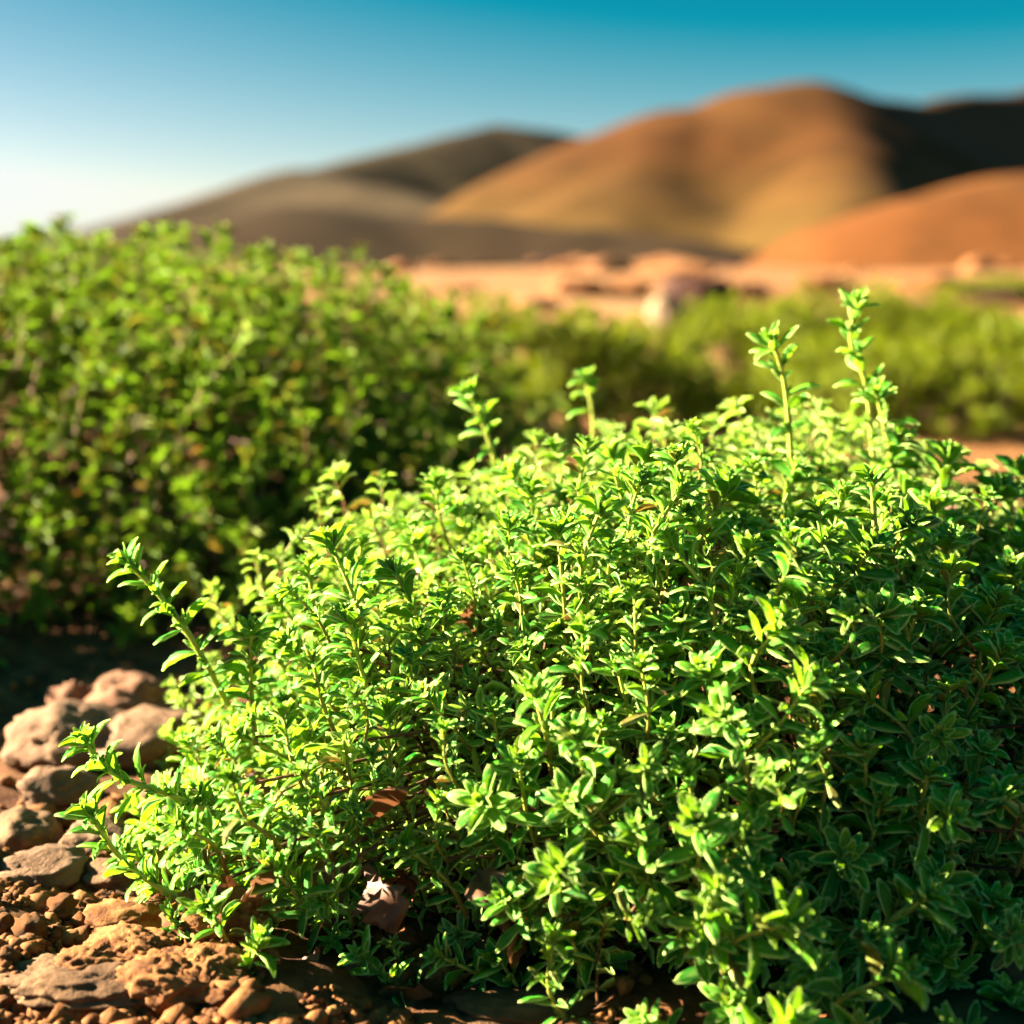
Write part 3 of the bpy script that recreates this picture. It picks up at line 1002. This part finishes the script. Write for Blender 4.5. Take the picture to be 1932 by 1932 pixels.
def put_stone(name, me, x, y, hz, rotz, sink=0.25):
    o = link(name, me)
    o.location = (x, y, float(ground_z(x, y)) + hz * (1 - 2 * sink))
    o.rotation_euler = (0, 0, rotz)
    return o


ROCKS = [  # px, py of the foot, radii (m), material, label, sub, facet, layers
    (205, 1420, (.040, .036, .036), M_RED, 'rounded reddish rock under the left bush, topmost of the pile', 4, .5, 0),
    (125, 1390, (.022, .020, .025), M_RED, 'small brown rock wedged left of the rounded reddish rock', 4, .5, 0),
    (115, 1480, (.050, .040, .029), M_ROCK, 'pale rounded boulder lying below the reddish rock at the left', 4, .4, 0),
    (275, 1480, (.048, .036, .024), M_ROCK, 'shaded tan stone between the pale boulder and the front bush', 4, .6, 0),
    (345, 1440, (.030, .026, .019), M_ROCK, 'small tan stone half hidden by the front bush stems', 4, .5, 0),
    (85, 1560, (.030, .024, .016), M_ROCK, 'sun tipped brown stone at the left, below the pale boulder', 4, .6, 0),
    (25, 1630, (.026, .022, .015), M_GREY, 'grey brown stone cut by the left edge of the photo', 4, .6, 0),
    (165, 1630, (.024, .02, .013), M_ROCK, 'flat stone under the lowest left sprig', 4, .6, 0),
    (60, 1690, (.038, .024, .015), M_ROCK, 'long low stone with a lit rim at the left edge', 4, .6, .03),
    (330, 1600, (.040, .03, .02), M_ROCK, 'smooth sunlit tan stone seen through the left sprigs', 4, .5, 0),
    (410, 1660, (.034, .026, .017), M_RED, 'smooth reddish stone behind the lower left sprigs', 4, .4, 0),
    (230, 1690, (.026, .018, .010), M_GREY, 'flat grey stone in the sun below the lowest left sprig', 4, .6, .03),
    (230, 1775, (.022, .015, .009), M_CLOD, 'flat brown earth slab in the middle of the crumbs', 4, .4, 0),
    (60, 1918, (.030, .018, .010), M_GREY, 'layered grey slab in the bottom left corner', 5, .6, .05),
    (150, 1935, (.034, .016, .010), M_GREY, 'layered slab along the bottom edge right of the corner slab', 5, .6, .05),
    (150, 1895, (.020, .015, .012), M_CLOD, 'dark red lumpy clod above the bottom slabs', 5, .3, 0),
    (245, 1870, (.022, .013, .011), M_CLOD, 'crumbly orange clod right of the dark red clod', 5, .2, 0),
    (300, 1930, (.022, .015, .012), M_CLOD, 'rough clod with a pale crust on the bottom edge', 5, .3, 0),
    (345, 1890, (.017, .013, .012), M_CLOD, 'pitted clod beside the lowest left leaves', 5, .3, 0),
    (395, 1905, (.018, .014, .012), M_CLOD, 'rounded clod touching the bush at the bottom', 5, .3, 0),
    (380, 1930, (.012, .011, .011), M_CLOD, 'blocky clod cut by the bottom edge next to the bush', 5, .7, 0),
    (395, 1830, (.024, .017, .015), M_CLOD, 'smooth domed clod left of the bush foot', 5, .2, 0),
    (150, 1830, (.009, .007, .006), M_CLOD, 'single rounded pebble in shade above the dark red clod', 4, .2, 0),
    (100, 1880, (.009, .008, .006), M_ROCK, 'pale pebble at the edge of the dark hollow', 4, .3, 0),
    (1000, 1915, (.040, .02, .008), M_GREY, 'pale sunlit flat stone at the foot of the bush, bottom centre', 5, .5, .05),
]
for k, (px_, py_, rr, mt, lab, sub, fc, ly) in enumerate(ROCKS):
    if k < 12:
        rr = tuple(v * .82 for v in rr)
    g_ = on_ground(px_, py_)
    rough = .20 if mt is not M_CLOD else .16
    fine = .09 if mt in (M_ROCK, M_RED) else (.12 if mt is M_CLOD else .07)
    o = put_stone('stone' if mt is not M_CLOD else 'clod', rock_mesh('stone', 700 + k, rr, sub, rough, fine, mt, fc, ly), g_[0], g_[1] + rr[1], rr[2], random.uniform(-.4, .4), .30)
    tag(o, lab, 'stone' if mt is not M_CLOD else 'clod', 'stones at the lower left' if k < 24 else None)

# countable small clods strewn over the lit soil
CL = [rock_mesh('clod', 800 + i, (1, .85, .75), 3, .3, .26, M_CLOD, .8) for i in range(8)]
r2 = np.random.default_rng(123)
cnt = 0
for _ in range(900):
    px_ = r2.uniform(-10, 470); py_ = r2.uniform(1560, 1930)
    if cnt >= 150: break
    g_ = on_ground(px_, py_)
    s = r2.uniform(.0022, .0058) * (1.0 + 0.5 * (r2.random() < .15))
    o = put_stone('clod', CL[int(r2.integers(8))], g_[0], g_[1], s * .75, r2.uniform(0, 6.28), .15)
    o.scale = (s, s, s)
    tag(o, 'small crumbly clod among many on the bare soil at the lower left', 'clod', 'small clods on the bare soil')
    cnt += 1

# crumbs too small to count
Vc, Fc = ICO[1]
nc = 6000
cx_ = np.concatenate([r2.uniform(-.50, .45, nc), r2.uniform(-.27, -.02, 14000)])
cy_ = np.concatenate([0.46 + 1.0 * r2.random(nc) ** 1.5, r2.uniform(.50, .74, 14000)])
cz_ = ground_z(cx_, cy_)
clus = fbm(np.stack([cx_, cy_, cx_ * 0], -1) * 22, 77, 3)
kp = clus > -0.25
cx_, cy_, cz_ = cx_[kp], cy_[kp], cz_[kp]
sz = r2.gamma(1.6, .0008, len(cx_)) + .0004
Vn = (Vc[None] * (1 + .42 * r2.normal(size=(len(cx_), len(Vc), 3)).clip(-1.3, 1.3)) * sz[:, None, None] * np.array([1, 1, .8])) + np.stack([cx_, cy_, cz_ + sz * .4], -1)[:, None, :]
Fn = Fc[None] + (np.arange(len(cx_)) * len(Vc))[:, None, None]
tag(link('soil_crumbs', mesh_quads('soil_crumbs', Vn.reshape(-1, 3), Fn.reshape(-1, 3), None, M_CLOD, False)), 'loose crumbs of reddish earth covering the soil', 'soil', kind='stuff')

# dry leaves fallen under the bush
DL = []
for i in range(8):
    V, F, C = leaf_geo(12, 5, [.5, .2, .8, -.3, .6, .3, .9, .4][i], [1.0, 1.8, .6, 1.5, -1.1, 2.4, .3, 1.2][i], .10, .3, 900 + i)
    lob = 1 + (.30 if i % 2 else .12) * np.sin(V[:, 1] * (15 + 2 * i) + i)
    V = V * np.stack([lob * .62, np.ones(len(V)), np.ones(len(V))], 1)
    V = V + .10 * np.stack([vnoise(V * 5 + 3 * i, 40 + k) for k in range(3)], 1) + .035 * np.stack([vnoise(V * 13 + i, 50 + k) for k in range(3)], 1)
    DL.append(mesh_quads('dry_leaf', V, F, C, M_DEAD))
LITTER = [(880, 1690, .040), (930, 1730, .030), (905, 1650, .028), (1000, 1790, .030), (990, 1850, .026), (1250, 1660, .022), (1130, 1600, .02),
          (700, 1640, .03), (760, 1660, .024), (640, 1700, .026), (560, 1760, .028), (720, 1820, .024), (820, 1860, .024), (1130, 1750, .022),
          (1210, 1740, .02), (1240, 1470, .03), (1090, 1310, .034), (1110, 1350, .028), (520, 1800, .022), (600, 1850, .026), (460, 1720, .024),
          (1290, 1850, .02), (880, 1790, .02), (660, 1560, .022), (500, 1600, .026), (1130, 1790, .022)]
for k, (px_, py_, s) in enumerate(LITTER):
    yy = 0.575 if py_ > 1580 else 0.60
    p = at(px_, py_, yy + r2.uniform(-.01, .02))
    g_ = on_ground(px_, py_)
    if g_[1] < yy + .02:
        p = g_ + np.array([0, 0, float(ground_z(g_[0], g_[1])) + .004])
    o = link('dry_leaf', DL[k % 8])
    o.location = p
    o.scale = (s, s, s)
    o.rotation_euler = (r2.normal() * .6, r2.normal() * .6, r2.uniform(0, 6.28))
    tag(o, 'dry brown curled leaf caught among the stems at the foot of the front bush', 'dead leaf', 'dry leaves at the foot of the front bush')

# more of them held inside the bush, in its gaps
Pd, nd, pd_ = darts(env, 8000, 0.022, r2, (0.80, 0.92), margin=0, back=0.1, keep=lambda P, px: (fbm(P * 26, 33, 2) < -0.38) | ((px[:, 1] > 1430) & (px[:, 0] < 1350)))
for k in range(min(len(Pd), 60)):
    o = link('dry_leaf', DL[k % 8])
    o.location = Pd[k]
    sd = r2.uniform(.014, .028)
    o.scale = (sd, sd, sd)
    o.rotation_euler = (r2.normal() * .8, r2.normal() * .8, r2.uniform(0, 6.28))
    tag(o, 'dry brown curled leaf caught among the stems at the foot of the front bush', 'dead leaf', 'dry leaves at the foot of the front bush')

# ------------------------------------------------------------------ boulders on the far bank
BOULD = [
    (1262, 597, 6.6, (0.09, 0.09, 0.11), M_PALE, 'pale cream boulder beside the dark hollow on the far bank'),
    (1325, 585, 7.0, (0.20, 0.18, 0.17), M_DARK, 'boulder coloured dark for the dark hollow, right of the pale cream one'),  # dark rock colour stands in for the dark hollow
    (1010, 590, 8.5, (0.16, 0.12, 0.06), M_BOULDER, 'low orange boulder on the far bank left of the centre'),
    (1090, 575, 10, (0.22, 0.16, 0.09), M_BOULDER, 'broad orange boulder on the far bank above the low bushes'),
    (1180, 560, 11, (0.21, 0.16, 0.10), M_BOULDER, 'orange boulder on the bank left of the dark hollow'),
    (1390, 565, 11, (0.26, 0.19, 0.09), M_BOULDER, 'orange boulder on the bank right of the dark hollow'),
    (1480, 580, 9, (0.19, 0.14, 0.06), M_BOULDER, 'pinkish low boulder behind the tall left sprig'),
    (850, 560, 12, (0.31, 0.21, 0.10), M_BOULDER, 'flat orange boulder at the left end of the far bank'),
    (1560, 550, 12, (0.26, 0.19, 0.08), M_BOULDER, 'orange boulder beside the tallest sprig tip'),
    (1760, 530, 15, (0.48, 0.31, 0.13), M_BOULDER, 'pale pink boulder on the far bank near the right edge'),
    (1890, 560, 11, (0.29, 0.21, 0.08), M_DARK, 'dark red boulder at the right edge of the far bank'),
]
for k, (px_, py_, Y, rr, mt, lab) in enumerate(BOULD):
    p = at(px_, py_, Y)
    o = link('boulder', rock_mesh('boulder', 950 + k, rr, 4, .25, .06, mt, .5))
    o.location = (p[0], Y, float(ground_z(p[0], Y)) + rr[2] * .5)
    tag(o, lab, 'boulder', 'boulders on the far bank')

# rocks strewn before the foot of the hills
r6 = np.random.default_rng(77)
FR = [rock_mesh('boulder', 980 + i, (1, .8, .6), 3, .3, .08, M_BOULDER if i % 3 else M_DARK, .6) for i in range(6)]
for k in range(18):
    Y = r6.uniform(40, 130)
    px_ = r6.uniform(720, 1900)
    x = at(px_, 505, Y)[0]
    o = link('boulder', FR[k % 6])
    sz_ = Y * r6.uniform(.006, .016)
    o.scale = (sz_ * r6.uniform(1, 2.4), sz_, sz_ * r6.uniform(.5, .9))
    o.location = (x, Y, float(ground_z(x, Y)) + sz_ * .15)
    o.rotation_euler = (0, 0, r6.uniform(0, 6.28))
    tag(o, 'far blurred rock on the plain right before the foot of the hills', 'boulder', 'far rocks before the foot of the hills')
